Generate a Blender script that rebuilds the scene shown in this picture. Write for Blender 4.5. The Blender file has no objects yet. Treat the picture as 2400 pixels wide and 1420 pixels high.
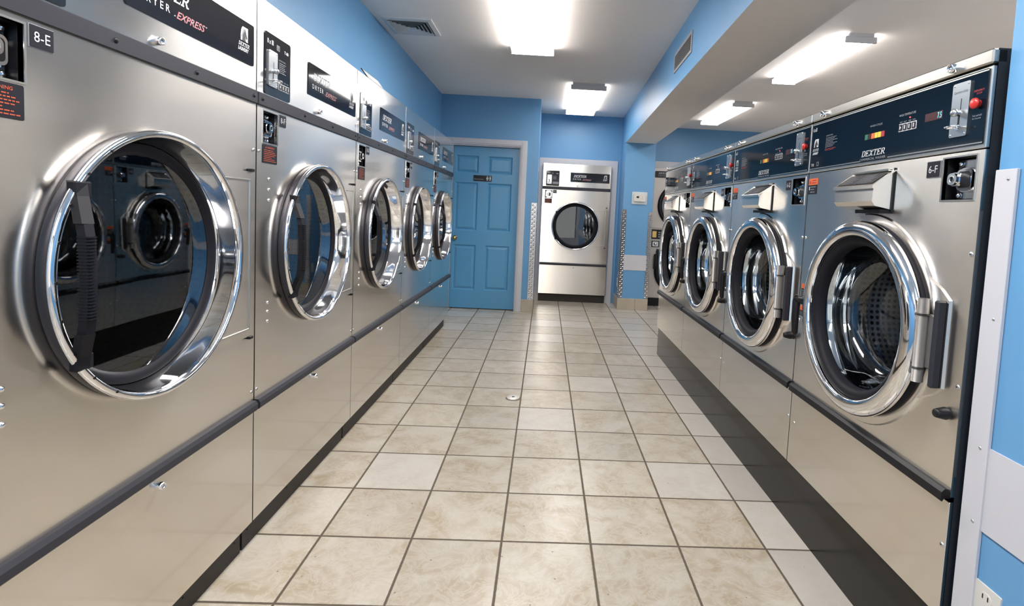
import bpy, math, random
from math import sin, cos, pi, radians
from mathutils import Matrix, Vector
random.seed(7)
T = 0.34                      # one floor tile in metres; all layout numbers below are in tiles
COL = bpy.context.scene.collection
S = bpy.context.scene

# ------------------------------------------------------------------ camera
cam = bpy.data.cameras.new('camera'); camo = bpy.data.objects.new('camera', cam); COL.objects.link(camo)
F_PX, CX, CY = 1261.1, 1313.3, 585.0
cam.sensor_fit = 'HORIZONTAL'; cam.sensor_width = 36.0
cam.lens = F_PX / 2400 * 36.0
cam.shift_x = (1200 - CX) / 2400; cam.shift_y = (CY - 710) / 2400
cam.clip_start = 0.02; cam.clip_end = 60
R = Matrix.Rotation(-.0304, 3, 'Z') @ Matrix.Rotation(-.0691, 3, 'X') @ Matrix.Rotation(-.0485, 3, 'Y')
R = R @ Matrix(((1, 0, 0), (0, 0, -1), (0, 1, 0)))
camo.matrix_world = Matrix.Translation(Vector((-.677, -7.012, 3.7015)) * T) @ R.to_4x4()
S.camera = camo
# ------------------------------------------------------------------ world, exposure
w = bpy.data.worlds.new('world'); S.world = w; w.use_nodes = True
w.node_tree.nodes['Background'].inputs[0].default_value = (1, .95, .90, 1)   # added daylight, only reaches in through the made-up shopfront
w.node_tree.nodes['Background'].inputs[1].default_value = 0.5
S.view_settings.view_transform = 'Standard'; S.view_settings.look = 'None'
S.view_settings.gamma = 1; S.view_settings.use_curve_mapping = False
S.view_settings.exposure = 1.56
pl = bpy.data.lights.new('daylight_portal', 'AREA'); pl.shape = 'RECTANGLE'; pl.size = 6.6 * T; pl.size_y = 5.6 * T; pl.cycles.is_portal = True
plo = bpy.data.objects.new('daylight_portal', pl); COL.objects.link(plo); plo.location = (-1.0 * T, -14.1 * T, 3.9 * T); plo.rotation_euler = (pi / 2, 0, 0)
pl2 = pl.copy(); pl2.size = 5.9 * T; plo2 = bpy.data.objects.new('daylight_portal', pl2); COL.objects.link(plo2); plo2.location = (6.25 * T, -14.1 * T, 3.9 * T); plo2.rotation_euler = (pi / 2, 0, 0)
LAMP = 14.0                    # radiance of the fluorescent lenses
S.cycles.max_bounces = 9; S.cycles.glossy_bounces = 5; S.cycles.transparent_max_bounces = 8
S.cycles.diffuse_bounces = 5; S.cycles.sample_clamp_indirect = 6
S.cycles.caustics_reflective = False; S.cycles.caustics_refractive = False

# ------------------------------------------------------------------ materials
MATS = {}
def mat(name, color, rough=.5, metal=0., spec=.5, coat=0., emit=None, aniso=None, noise=None, bump=None):
    m = bpy.data.materials.new(name); m.use_nodes = True; nt = m.node_tree
    b = nt.nodes['Principled BSDF']
    b.inputs['Base Color'].default_value = (*color, 1); b.inputs['Roughness'].default_value = rough
    b.inputs['Metallic'].default_value = metal; b.inputs['Specular IOR Level'].default_value = spec
    b.inputs['Coat Weight'].default_value = coat; b.inputs['Coat Roughness'].default_value = .09 if metal else .04; b.inputs['Coat IOR'].default_value = 1.7 if metal else 1.5
    if emit:
        b.inputs['Emission Color'].default_value = (*emit[0], 1); b.inputs['Emission Strength'].default_value = emit[1]
    if aniso:
        b.inputs['Anisotropic'].default_value = aniso[0]
        t = nt.nodes.new('ShaderNodeCombineXYZ')
        for i in range(3): t.inputs[i].default_value = aniso[1][i]
        nt.links.new(t.outputs[0], b.inputs['Tangent'])
    if noise:      # (scale xyz, amount, roughness amount)
        tc = nt.nodes.new('ShaderNodeTexCoord'); mp = nt.nodes.new('ShaderNodeMapping'); mp.inputs['Scale'].default_value = noise[0]
        n = nt.nodes.new('ShaderNodeTexNoise'); n.inputs['Scale'].default_value = 1; n.inputs['Detail'].default_value = 4
        nt.links.new(tc.outputs['Object'], mp.inputs[0]); nt.links.new(mp.outputs[0], n.inputs[0])
        mr = nt.nodes.new('ShaderNodeMapRange'); mr.inputs['To Min'].default_value = 1 - noise[1]; mr.inputs['To Max'].default_value = 1 + noise[1]
        nt.links.new(n.outputs[0], mr.inputs[0])
        vm = nt.nodes.new('ShaderNodeVectorMath'); vm.operation = 'SCALE'; vm.inputs[0].default_value = color
        nt.links.new(mr.outputs[0], vm.inputs['Scale']); nt.links.new(vm.outputs[0], b.inputs['Base Color'])
        if len(noise) > 2:
            m2 = nt.nodes.new('ShaderNodeMapRange'); m2.inputs['To Min'].default_value = rough - noise[2]; m2.inputs['To Max'].default_value = rough + noise[2]
            nt.links.new(n.outputs[0], m2.inputs[0]); nt.links.new(m2.outputs[0], b.inputs['Roughness'])
        if bump:
            bp = nt.nodes.new('ShaderNodeBump'); bp.inputs['Strength'].default_value = bump; bp.inputs['Distance'].default_value = .001
            nt.links.new(n.outputs[0], bp.inputs['Height']); nt.links.new(bp.outputs[0], b.inputs['Normal'])
    MATS[name] = m; return m
mat('steel', (.80, .76, .705), .24, 1, coat=1.0, aniso=(.96, (0, 0, 1)), noise=((2, 2, 260), .008, .006))
mat('steel_lower', (.74, .695, .635), .26, 1, coat=1.0, aniso=(.94, (0, 0, 1)), noise=((2, 2, 260), .008, .006))
mat('steel_edge', (.62, .61, .58), .3, 1)
mat('chrome', (.80, .80, .82), .05, 1)
mat('rail_steel', (.50, .48, .44), .30, 1)
mat('band_metal', (.045, .045, .055), .36, .6)
mat('drain_metal', (.62, .60, .56), .5, .3)
mat('hinge_grey', (.15, .145, .14), .4, .6)
mat('chrome_soft', (.62, .63, .64), .16, 1)
mat('silver', (.55, .57, .58), .28, 1)
mat('dark_side', (.035, .04, .05), .35, .3)
mat('black', (.008, .008, .01), .4, spec=.25)
mat('strip_black', (.024, .024, .031), .45, spec=.3)
mat('rubber', (.007, .007, .011), .6, spec=.2)
mat('kick', (.035, .03, .026), .5, spec=.25)
mat('panel_grey', (.014, .014, .017), .05, spec=.45)
mat('panel_navy', (.004, .008, .014), .06, spec=.35)
mat('recess', (.004, .004, .006), .4)
mat('label_black', (.013, .013, .018), .4, spec=.25)
mat('print_white', (.52, .53, .55), .5)
mat('print_grey', (.25, .26, .28), .5)
mat('print_dim', (.09, .10, .11), .5)
mat('print_orange', (.42, .075, .03), .5)
mat('print_red', (.40, .025, .03), .5)
mat('sticker_orange', (.62, .12, .03), .5)
mat('yellow', (.62, .48, .05), .4)
mat('green', (.01, .12, .06), .4)
mat('maroon', (.30, .02, .03), .4)
mat('dim_red', (.045, .008, .01), .3)
mat('red_button', (.52, .025, .02), .3)
mat('cyan_led', (.1, .6, .7), .4, emit=((.15, .75, 1.), .45))
mat('red_led', (.8, .05, .05), .4, emit=((1, .08, .1), .8))
mat('blue_paint', (.115, .30, .53), .42, noise=((6, 6, 6), .03))
mat('door_blue', (.095, .30, .51), .33, noise=((5, 5, 5), .03))
mat('ceiling_paint', (.94, .88, .835), .75, noise=((4, 4, 4), .02))
mat('white_trim', (.52, .52, .555), .4)
mat('bounce_white', (.86, .85, .83), .7)  # reflector colour for the unseen right wall
mat('fixture_white', (.55, .55, .57), .4)
mat('plastic_white', (.60, .585, .55), .35)
mat('thermo_back', (.50, .55, .57), .25)
mat('base_tile', (.42, .365, .29), .35, noise=((9, 9, 9), .18))
mat('grout', (.13, .10, .075), .8)
mat('brass', (.6, .42, .15), .2, 1)
mat('diamond', (.50, .50, .51), .22, 1)
mat('plinth', (.006, .006, .0055), .16, spec=.3, noise=((1.5, 1.5, 1.5), .3, .05))
mat('vent_white', (.62, .63, .64), .45)
mat('vent_dark', (.03, .03, .035), .7)
mat('grille_grey', (.32, .32, .33), .5)
mat('cream', (.50, .46, .43), .4, .2)
mat('paper', (.55, .57, .55), .4)
for _n, _k in (('lens_full', 1.0), ('lens_mid', .72), ('lens_dim', .30)):     # output set per fixture, back ones dimmed to keep the far end darker
    mat(_n, (.9, .9, .9), .4, emit=((1.0, .955, .91), LAMP * _k)); mat(_n + '_side', (.9, .9, .9), .4, emit=((1.0, .955, .91), LAMP * _k * .4))   # sides emit less, to hold down the glow on the ceiling

def glass_mat(name, tint, base, rough=.02):
    m = bpy.data.materials.new(name); m.use_nodes = True; nt = m.node_tree; nt.nodes.clear()
    out = nt.nodes.new('ShaderNodeOutputMaterial'); mx = nt.nodes.new('ShaderNodeMixShader')
    tr = nt.nodes.new('ShaderNodeBsdfTransparent'); tr.inputs[0].default_value = (*tint, 1)
    gl = nt.nodes.new('ShaderNodeBsdfGlossy'); gl.inputs['Roughness'].default_value = rough; gl.inputs[0].default_value = (.9, .95, 1, 1)
    fr = nt.nodes.new('ShaderNodeFresnel'); fr.inputs[0].default_value = 1.5
    ad = nt.nodes.new('ShaderNodeMath'); ad.operation = 'ADD'; ad.inputs[1].default_value = base; ad.use_clamp = True
    nt.links.new(fr.outputs[0], ad.inputs[0]); nt.links.new(ad.outputs[0], mx.inputs[0])
    nt.links.new(tr.outputs[0], mx.inputs[1]); nt.links.new(gl.outputs[0], mx.inputs[2]); nt.links.new(mx.outputs[0], out.inputs[0])
    MATS[name] = m
glass_mat('tinted_glass', (.13, .145, .155), .09)
glass_mat('window_glass', (.95, .97, .97), 0)
glass_mat('clear_glass', (.80, .84, .86), .05)

def perf_mat(name, color, rough, scale):
    m = mat(name, color, rough, 1); nt = m.node_tree; b = nt.nodes['Principled BSDF']
    uv = nt.nodes.new('ShaderNodeUVMap'); uv.uv_map = 'uv'
    sp = nt.nodes.new('ShaderNodeSeparateXYZ'); nt.links.new(uv.outputs[0], sp.inputs[0])
    def mth(op, a, bb=None):
        n = nt.nodes.new('ShaderNodeMath'); n.operation = op
        for i, v in enumerate((a, bb)):
            if v is None: continue
            if isinstance(v, (int, float)): n.inputs[i].default_value = v
            else: nt.links.new(v, n.inputs[i])
        return n.outputs[0]
    a = mth('SINE', mth('MULTIPLY', mth('ADD', sp.outputs[0], sp.outputs[1]), scale))
    c = mth('SINE', mth('MULTIPLY', mth('SUBTRACT', sp.outputs[0], sp.outputs[1]), scale))
    d = mth('GREATER_THAN', mth('MULTIPLY', a, c), .28)
    mx = nt.nodes.new('ShaderNodeMix'); mx.data_type = 'RGBA'
    nt.links.new(d, mx.inputs[0]); mx.inputs[6].default_value = (*color, 1); mx.inputs[7].default_value = (.002, .002, .002, 1)
    nt.links.new(mx.outputs[2], b.inputs['Base Color'])
perf_mat('drum_perforated', (.42, .42, .43), .25, 48)
perf_mat('drum_dark', (.10, .10, .10), .3, 48)

def floor_mat():
    m = mat('floor_tile', (.7, .65, .55), .3); nt = m.node_tree; b = nt.nodes['Principled BSDF']; L = nt.links
    def N(t, **k):
        n = nt.nodes.new(t)
        for a, v in k.items(): setattr(n, a, v)
        return n
    def mth(op, a, bb=None, cc=None):
        n = N('ShaderNodeMath', operation=op)
        for i, v in enumerate((a, bb, cc)):
            if v is None: continue
            if isinstance(v, (int, float)): n.inputs[i].default_value = v
            else: L.new(v, n.inputs[i])
        return n.outputs[0]
    tc = N('ShaderNodeTexCoord'); sp = N('ShaderNodeSeparateXYZ'); L.new(tc.outputs['Object'], sp.inputs[0])
    u = mth('DIVIDE', sp.outputs[0], T); v = mth('DIVIDE', mth('ADD', mth('DIVIDE', sp.outputs[1], T), .18), 1.035)
    fu = mth('FRACT', u); fv = mth('FRACT', v); iu = mth('FLOOR', u); iv = mth('FLOOR', v)
    du = mth('MINIMUM', fu, mth('SUBTRACT', 1, fu)); dv = mth('MINIMUM', fv, mth('SUBTRACT', 1, fv))
    wob = N('ShaderNodeTexNoise'); wob.inputs['Scale'].default_value = 60; L.new(tc.outputs['Object'], wob.inputs[0])
    d = mth('ADD', mth('MINIMUM', du, dv), mth('MULTIPLY', mth('SUBTRACT', wob.outputs[0], .5), .006))
    grout = N('ShaderNodeMapRange'); L.new(d, grout.inputs[0])
    for k, x in zip(('From Min', 'From Max', 'To Min', 'To Max'), (.010, .017, 1, 0)): grout.inputs[k].default_value = x
    ci = N('ShaderNodeCombineXYZ'); L.new(iu, ci.inputs[0]); L.new(iv, ci.inputs[1])
    wn = N('ShaderNodeTexWhiteNoise', noise_dimensions='2D'); L.new(ci.outputs[0], wn.inputs['Vector'])
    # per tile offset of the marbling
    off = N('ShaderNodeVectorMath', operation='MULTIPLY_ADD'); L.new(wn.outputs['Color'], off.inputs[0]); off.inputs[1].default_value = (9, 9, 9); L.new(tc.outputs['Object'], off.inputs[2])
    n1 = N('ShaderNodeTexNoise'); n1.inputs['Scale'].default_value = 5; n1.inputs['Detail'].default_value = 7; n1.inputs['Distortion'].default_value = 1.6; L.new(off.outputs[0], n1.inputs[0])
    n2 = N('ShaderNodeTexNoise'); n2.inputs['Scale'].default_value = 9; n2.inputs['Detail'].default_value = 8; n2.inputs['Distortion'].default_value = 2.4; n2.inputs['Roughness'].default_value = .65; L.new(off.outputs[0], n2.inputs[0])
    vein = mth('SUBTRACT', 1, mth('MULTIPLY', mth('ABSOLUTE', mth('SUBTRACT', n2.outputs[0], .52)), 16)); vein = mth('MAXIMUM', vein, 0)
    r1 = N('ShaderNodeValToRGB'); L.new(n1.outputs[0], r1.inputs[0])
    e = r1.color_ramp.elements; e[0].position = .36; e[0].color = (.56, .465, .33, 1); e[1].position = .62; e[1].color = (.72, .65, .54, 1)
    mv = N('ShaderNodeMix', data_type='RGBA'); L.new(mth('MULTIPLY', vein, .42), mv.inputs[0]); L.new(r1.outputs[0], mv.inputs[6]); mv.inputs[7].default_value = (.84, .79, .70, 1)
    # paler replacement tiles: the cut column along the washers and a few others
    pale = mth('MAXIMUM', mth('MULTIPLY', mth('GREATER_THAN', wn.outputs['Value'], .88), .7), mth('MULTIPLY', mth('GREATER_THAN', u, 2), .9))
    mp_ = N('ShaderNodeMix', data_type='RGBA'); L.new(mth('MULTIPLY', pale, .8), mp_.inputs[0]); L.new(mv.outputs[2], mp_.inputs[6]); mp_.inputs[7].default_value = (.76, .72, .67, 1)
    br = mth('ADD', .56, mth('MULTIPLY', wn.outputs['Value'], .12))
    sc = N('ShaderNodeVectorMath', operation='SCALE'); L.new(mp_.outputs[2], sc.inputs[0]); L.new(br, sc.inputs['Scale'])
    sk = N('ShaderNodeTexVoronoi'); sk.inputs['Scale'].default_value = 14; L.new(tc.outputs['Object'], sk.inputs[0])
    speck = mth('MULTIPLY', mth('LESS_THAN', sk.outputs['Distance'], .05), .7)
    ms = N('ShaderNodeMix', data_type='RGBA'); L.new(speck, ms.inputs[0]); L.new(sc.outputs[0], ms.inputs[6]); ms.inputs[7].default_value = (.10, .07, .05, 1)
    mg = N('ShaderNodeMix', data_type='RGBA'); L.new(grout.outputs[0], mg.inputs[0]); L.new(ms.outputs[2], mg.inputs[6]); mg.inputs[7].default_value = (.085, .065, .045, 1)
    L.new(mg.outputs[2], b.inputs['Base Color'])
    L.new(mth('ADD', .28, mth('MULTIPLY', grout.outputs[0], .5)), b.inputs['Roughness'])
    bp = N('ShaderNodeBump'); bp.inputs['Strength'].default_value = .35; bp.inputs['Distance'].default_value = .002
    L.new(mth('ADD', mth('SUBTRACT', 1, grout.outputs[0]), mth('MULTIPLY', n2.outputs[0], .12)), bp.inputs['Height']); L.new(bp.outputs[0], b.inputs['Normal'])
floor_mat()

# ------------------------------------------------------------------ mesh helpers (numbers in tiles)
class MB:
    def __init__(s): s.v = []; s.f = []; s.m = []; s.sm = []; s.uv = []; s.mats = []
    def mi(s, name):
        if name not in s.mats: s.mats.append(name)
        return s.mats.index(name)
    def add(s, vs, fs, mt, smooth=False, uvs=None):
        o = len(s.v); s.v += [tuple(p) for p in vs]; k = s.mi(mt)
        for i, f in enumerate(fs):
            s.f.append([o + q for q in f]); s.m.append(k); s.sm.append(smooth)
            s.uv.append(uvs[i] if uvs else None)
        return s
    def box(s, x0, x1, y0, y1, z0, z1, mt, bev=0):
        if bev:
            return s.rbox(x0, x1, y0, y1, z0, z1, mt, bev)
        vs = [(x, y, z) for x in (x0, x1) for y in (y0, y1) for z in (z0, z1)]
        return s.add(vs, [(0, 1, 3, 2), (4, 6, 7, 5), (0, 4, 5, 1), (2, 3, 7, 6), (0, 2, 6, 4), (1, 5, 7, 3)], mt)
    def rbox(s, x0, x1, y0, y1, z0, z1, mt, b):
        # box with chamfered edges
        vs = []; idx = {}
        for i, x in enumerate((x0, x1)):
            for j, y in enumerate((y0, y1)):
                for k, z in enumerate((z0, z1)):
                    sx, sy, sz = (1, -1)[i], (1, -1)[j], (1, -1)[k]
                    for a, p in enumerate(((x, y + sy * b, z + sz * b), (x + sx * b, y, z + sz * b), (x + sx * b, y + sy * b, z))):
                        idx[i, j, k, a] = len(vs); vs.append(p)
        fs = []
        for i in (0, 1): fs.append([idx[i, 0, 0, 0], idx[i, 1, 0, 0], idx[i, 1, 1, 0], idx[i, 0, 1, 0]])
        for j in (0, 1): fs.append([idx[0, j, 0, 1], idx[1, j, 0, 1], idx[1, j, 1, 1], idx[0, j, 1, 1]])
        for k in (0, 1): fs.append([idx[0, 0, k, 2], idx[1, 0, k, 2], idx[1, 1, k, 2], idx[0, 1, k, 2]])
        for j in (0, 1):
            for k in (0, 1): fs.append([idx[0, j, k, 1], idx[1, j, k, 1], idx[1, j, k, 2], idx[0, j, k, 2]])
        for i in (0, 1):
            for k in (0, 1): fs.append([idx[i, 0, k, 0], idx[i, 1, k, 0], idx[i, 1, k, 2], idx[i, 0, k, 2]])
        for i in (0, 1):
            for j in (0, 1): fs.append([idx[i, j, 0, 0], idx[i, j, 1, 0], idx[i, j, 1, 1], idx[i, j, 0, 1]])
        for i in (0, 1):
            for j in (0, 1):
                for k in (0, 1): fs.append([idx[i, j, k, 0], idx[i, j, k, 1], idx[i, j, k, 2]])
        return s.add(vs, fs, mt)
    def quad(s, pts, mt): return s.add(pts, [tuple(range(len(pts)))], mt)
    def plate(s, x0, x1, z0, z1, y0, y1, mt, r=0, n=5):
        """rounded rectangle in the xz plane, front face at y0 (towards the viewer), back at y1"""
        r = min(r, (x1 - x0) / 2, (z1 - z0) / 2); P = []
        if r > 0:
            for cx, cz, a0 in ((x1 - r, z1 - r, 0), (x0 + r, z1 - r, 90), (x0 + r, z0 + r, 180), (x1 - r, z0 + r, 270)):
                for i in range(n + 1):
                    a = radians(a0 + 90 * i / n); P.append((cx + r * cos(a), cz + r * sin(a)))
        else: P = [(x1, z1), (x0, z1), (x0, z0), (x1, z0)]
        return s.prism(P, y0, y1, mt)
    def prism(s, P, y0, y1, mt):
        k = len(P); vs = [(x, y0, z) for x, z in P] + [(x, y1, z) for x, z in P]
        fs = [tuple(range(k)), tuple(range(2 * k - 1, k - 1, -1))] + [(i, (i + 1) % k, k + (i + 1) % k, k + i) for i in range(k)]
        return s.add(vs, fs, mt)
    def xprism(s, P, x0, x1, mt):        # profile in yz, extruded along x
        k = len(P); vs = [(x0, y, z) for y, z in P] + [(x1, y, z) for y, z in P]
        fs = [tuple(range(k)), tuple(range(2 * k - 1, k - 1, -1))] + [(i, (i + 1) % k, k + (i + 1) % k, k + i) for i in range(k)]
        return s.add(vs, fs, mt)
    def revolve(s, prof, cx, cz, mt, n=96, cy=0, smooth=True, cap=False):
        """profile of (radius, y) turned about the y axis through (cx, cz)"""
        vs = []; fs = []; uvs = []
        for r, y in prof:
            for i in range(n):
                a = 2 * pi * i / n; vs.append((cx + r * cos(a), cy + y, cz + r * sin(a)))
        for j in range(len(prof) - 1):
            (r0, y0), (r1, y1) = prof[j], prof[j + 1]; flat = abs(r1 - r0) > abs(y1 - y0)
            for i in range(n):
                i2 = (i + 1) % n; f = (j * n + i, j * n + i2, (j + 1) * n + i2, (j + 1) * n + i); fs.append(f)
                if flat: uvs.append([(vs[q][0], vs[q][2]) for q in f])
                else:
                    rr = max(r0, r1); a0, a1 = 2 * pi * i / n * rr, 2 * pi * (i + 1) / n * rr
                    uvs.append([(a0, y0), (a1, y0), (a1, y1), (a0, y1)])
        s.add(vs, fs, mt, smooth, uvs)
        if cap:
            j = len(prof) - 1; o = len(s.v) - n
            f = list(range(o, o + n)); s.f.append(f); s.m.append(s.mi(mt)); s.sm.append(False); s.uv.append([(s.v[q][0], s.v[q][2]) for q in f])
        return s
    def holed(s, x0, x1, z0, z1, y, cx, cz, r, mt, n=96):
        A = sorted(set([2 * pi * i / n for i in range(n)] + [math.atan2(z - cz, x - cx) % (2 * pi) for x in (x0, x1) for z in (z0, z1)]))
        vs = []
        for a in A:
            c, q = cos(a), sin(a)
            t = min([((x1 - cx) / c if c > 1e-9 else (x0 - cx) / c if c < -1e-9 else 1e9), ((z1 - cz) / q if q > 1e-9 else (z0 - cz) / q if q < -1e-9 else 1e9)])
            vs += [(cx + r * c, y, cz + r * q), (cx + t * c, y, cz + t * q)]
        k = len(A); fs = [(2 * i, 2 * i + 1, 2 * ((i + 1) % k) + 1, 2 * ((i + 1) % k)) for i in range(k)]
        return s.add(vs, fs, mt)
    def tube(s, pts, r, mt, n=12, cap=True):
        pts = [Vector(p) for p in pts]; vs = []; N = len(pts); rr = r if isinstance(r, (list, tuple)) else [r] * N
        up = None
        for i, p in enumerate(pts):
            d = (pts[min(i + 1, N - 1)] - pts[max(i - 1, 0)]).normalized()
            if up is None: up = Vector((0, 0, 1)) if abs(d.z) < .9 else Vector((1, 0, 0))
            a = d.cross(up).normalized(); b = a.cross(d).normalized(); up = b
            for k in range(n):
                t = 2 * pi * k / n; vs.append(p + (a * cos(t) + b * sin(t)) * rr[i])
        fs = [(i * n + k, i * n + (k + 1) % n, (i + 1) * n + (k + 1) % n, (i + 1) * n + k) for i in range(N - 1) for k in range(n)]
        s.add(vs, fs, mt, True)
        if cap:
            o = len(s.v) - len(vs)
            for base in (o, o + (N - 1) * n): s.f.append(list(range(base, base + n))); s.m.append(s.mi(mt)); s.sm.append(False); s.uv.append(None)
        return s
    def cyl(s, cx, cz, y0, y1, r, mt, n=24, r2=None):
        r2 = r if r2 is None else r2
        return s.revolve([(0, y0), (r, y0), (r2, y1), (0, y1)], cx, cz, mt, n, smooth=False)
    def dome(s, cx, cz, y, r, h, mt, n=14):
        return s.revolve([(r * cos(t), y - h * sin(t)) for t in [pi / 2 * i / 5 for i in range(6)]], cx, cz, mt, n)
    def text(s, body, x0, x1, z0, z1, y, mt, shear=0, bold=0, depth=.003):
        c = bpy.data.curves.new('t', 'FONT'); c.body = body; c.shear = shear; c.offset = bold; c.resolution_u = 2; c.extrude = 0
        o = bpy.data.objects.new('t', c); me = bpy.data.meshes.new_from_object(o)
        vs = [v.co.copy() for v in me.vertices]; fs = [tuple(p.vertices) for p in me.polygons]
        if vs:
            ax, bx = min(v.x for v in vs), max(v.x for v in vs); az, bz = min(v.y for v in vs), max(v.y for v in vs)
            sx = (x1 - x0) / (bx - ax); sz = (z1 - z0) / max(bz - az, 1e-6)
            s.add([(x0 + (v.x - ax) * sx, y, z0 + (v.y - az) * sz) for v in vs], fs, mt)
        bpy.data.objects.remove(o); bpy.data.curves.remove(c); bpy.data.meshes.remove(me)
        return s
    def wordmark(s, x0, x1, z0, z1, y, mt, shear=.28):
        """DEXTER in sheared slab serif capitals"""
        b = .2; t = .13
        G = {'D': [[(0, 0), (.55, 0), (.55, t), (0, t)], [(0, 1 - t), (.55, 1 - t), (.55, 1), (0, 1)], [(.1, 0), (.1 + b, 0), (.1 + b, 1), (.1, 1)],
                   [(.5, 0), (.78, .08), (.92, .32), (.72, .36), (.64, .2), (.5, t)], [(.92, .32), (.92, .68), (.72, .64), (.72, .36)], [(.92, .68), (.78, .92), (.5, 1), (.5, 1 - t), (.64, .8), (.72, .64)]],
             'E': [[(0, 0), (.82, 0), (.82, t), (0, t)], [(0, 1 - t), (.82, 1 - t), (.82, 1), (0, 1)], [(.1, 0), (.1 + b, 0), (.1 + b, 1), (.1, 1)], [(.3, .44), (.56, .44), (.56, .57), (.3, .57)],
                   [(.72, 0), (.82, 0), (.84, .3), (.76, .3)], [(.76, .7), (.84, .7), (.82, 1), (.72, 1)], [(.5, .36), (.58, .36), (.58, .65), (.5, .65)]],
             'X': [[(.02, 0), (.26, 0), (.94, 1), (.70, 1)], [(.70, 0), (.96, 0), (.28, 1), (.02, 1)], [(-.04, 0), (.36, 0), (.36, t * .8), (-.04, t * .8)], [(.6, 0), (1.0, 0), (1.0, t * .8), (.6, t * .8)],
                   [(-.04, 1 - t * .8), (.38, 1 - t * .8), (.38, 1), (-.04, 1)], [(.6, 1 - t * .8), (1.0, 1 - t * .8), (1.0, 1), (.6, 1)]],
             'T': [[(0, 1 - t), (.86, 1 - t), (.86, 1), (0, 1)], [(.33, 0), (.53, 0), (.53, 1), (.33, 1)], [(.2, 0), (.66, 0), (.66, t), (.2, t)], [(0, .68), (.08, .68), (.12, 1), (0, 1)], [(.78, .68), (.86, .68), (.86, 1), (.74, 1)]],
             'R': [[(0, 0), (.4, 0), (.4, t), (0, t)], [(0, 1 - t), (.55, 1 - t), (.55, 1), (0, 1)], [(.1, 0), (.1 + b, 0), (.1 + b, 1), (.1, 1)], [(.3, .42), (.55, .42), (.55, .55), (.3, .55)],
                   [(.5, 1 - t), (.5, 1), (.76, .93), (.84, .72), (.64, .72), (.6, .83)], [(.84, .72), (.76, .5), (.5, .42), (.5, .55), (.62, .62), (.64, .72)], [(.42, .45), (.62, .45), (.96, 0), (.72, 0)], [(.72, 0), (1.02, 0), (1.02, t), (.72, t)]]}
        W = {'D': 1.0, 'E': .92, 'X': 1.0, 'T': .92, 'R': 1.04}; tot = sum(W[c] for c in 'DEXTER'); h = z1 - z0; sx = (x1 - x0 - shear * h) / tot; x = x0
        for c in 'DEXTER':
            for q in G[c]: s.quad([(x + a * sx + shear * bb * h, y, z0 + bb * h) for a, bb in q], mt)
            x += W[c] * sx
        return s
    def lines(s, x0, x1, z0, z1, n, y, mt, frac=.4):
        h = (z1 - z0) / n
        for i in range(n):
            zz = z1 - (i + .5) * h; L = (x1 - x0) * random.choice((1, .9, .75, .6)); x = x0
            while x < x0 + L - .004:
                wd = random.uniform(.012, .035); e = min(x + wd, x0 + L)
                s.quad([(x, y, zz - h * frac / 2), (e, y, zz - h * frac / 2), (e, y, zz + h * frac / 2), (x, y, zz + h * frac / 2)], mt); x = e + .006
        return s
    def build(s, name, parent=None, loc=None, rot=None):
        me = bpy.data.meshes.new(name); me.from_pydata([(x * T, y * T, z * T) for x, y, z in s.v], [], s.f)
        for n in s.mats: me.materials.append(MATS[n])
        for p, k, sm in zip(me.polygons, s.m, s.sm): p.material_index = k; p.use_smooth = sm
        if any(u is not None for u in s.uv):
            l = me.uv_layers.new(name='uv')
            for p, u in zip(me.polygons, s.uv):
                if u:
                    for li, q in zip(p.loop_indices, u): l.data[li].uv = q
        me.validate(); me.update()
        o = bpy.data.objects.new(name, me); COL.objects.link(o)
        if parent: o.parent = parent
        if loc: o.location = Vector(loc) * T
        if rot: o.rotation_euler = rot
        return o
def recalc(o):
    import bmesh
    bm = bmesh.new(); bm.from_mesh(o.data); bmesh.ops.recalc_face_normals(bm, faces=bm.faces); bm.to_mesh(o.data); bm.free()
    return o
def tag(o, label, cat, group=None):
    o['label'] = label; o['category'] = cat
    if group: o['group'] = group
    return o
def thing(name, label, cat, loc=(0, 0, 0), rz=0, group=None):
    o = bpy.data.objects.new(name, None); COL.objects.link(o); o.empty_display_size = .1
    o.location = Vector(loc) * T; o.rotation_euler = (0, 0, rz)
    return tag(o, label, cat, group)
def struct(o): o['kind'] = 'structure'; return o
KIDS = {}
def kids(o): return list(o.children)
def copy_tree(o, parent=None):
    c = o.copy(); COL.objects.link(c); c.parent = parent
    for ch in kids(o): copy_tree(ch, c)
    return c
SHARED = {}
def shared(key, fn, name, parent, loc):      # a small repeated part: mesh built once
    if key not in SHARED:
        o = fn().build(name, parent, loc); SHARED[key] = o.data; return o
    o = bpy.data.objects.new(name, SHARED[key]); COL.objects.link(o); o.parent = parent; o.location = Vector(loc) * T
    return o

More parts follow.
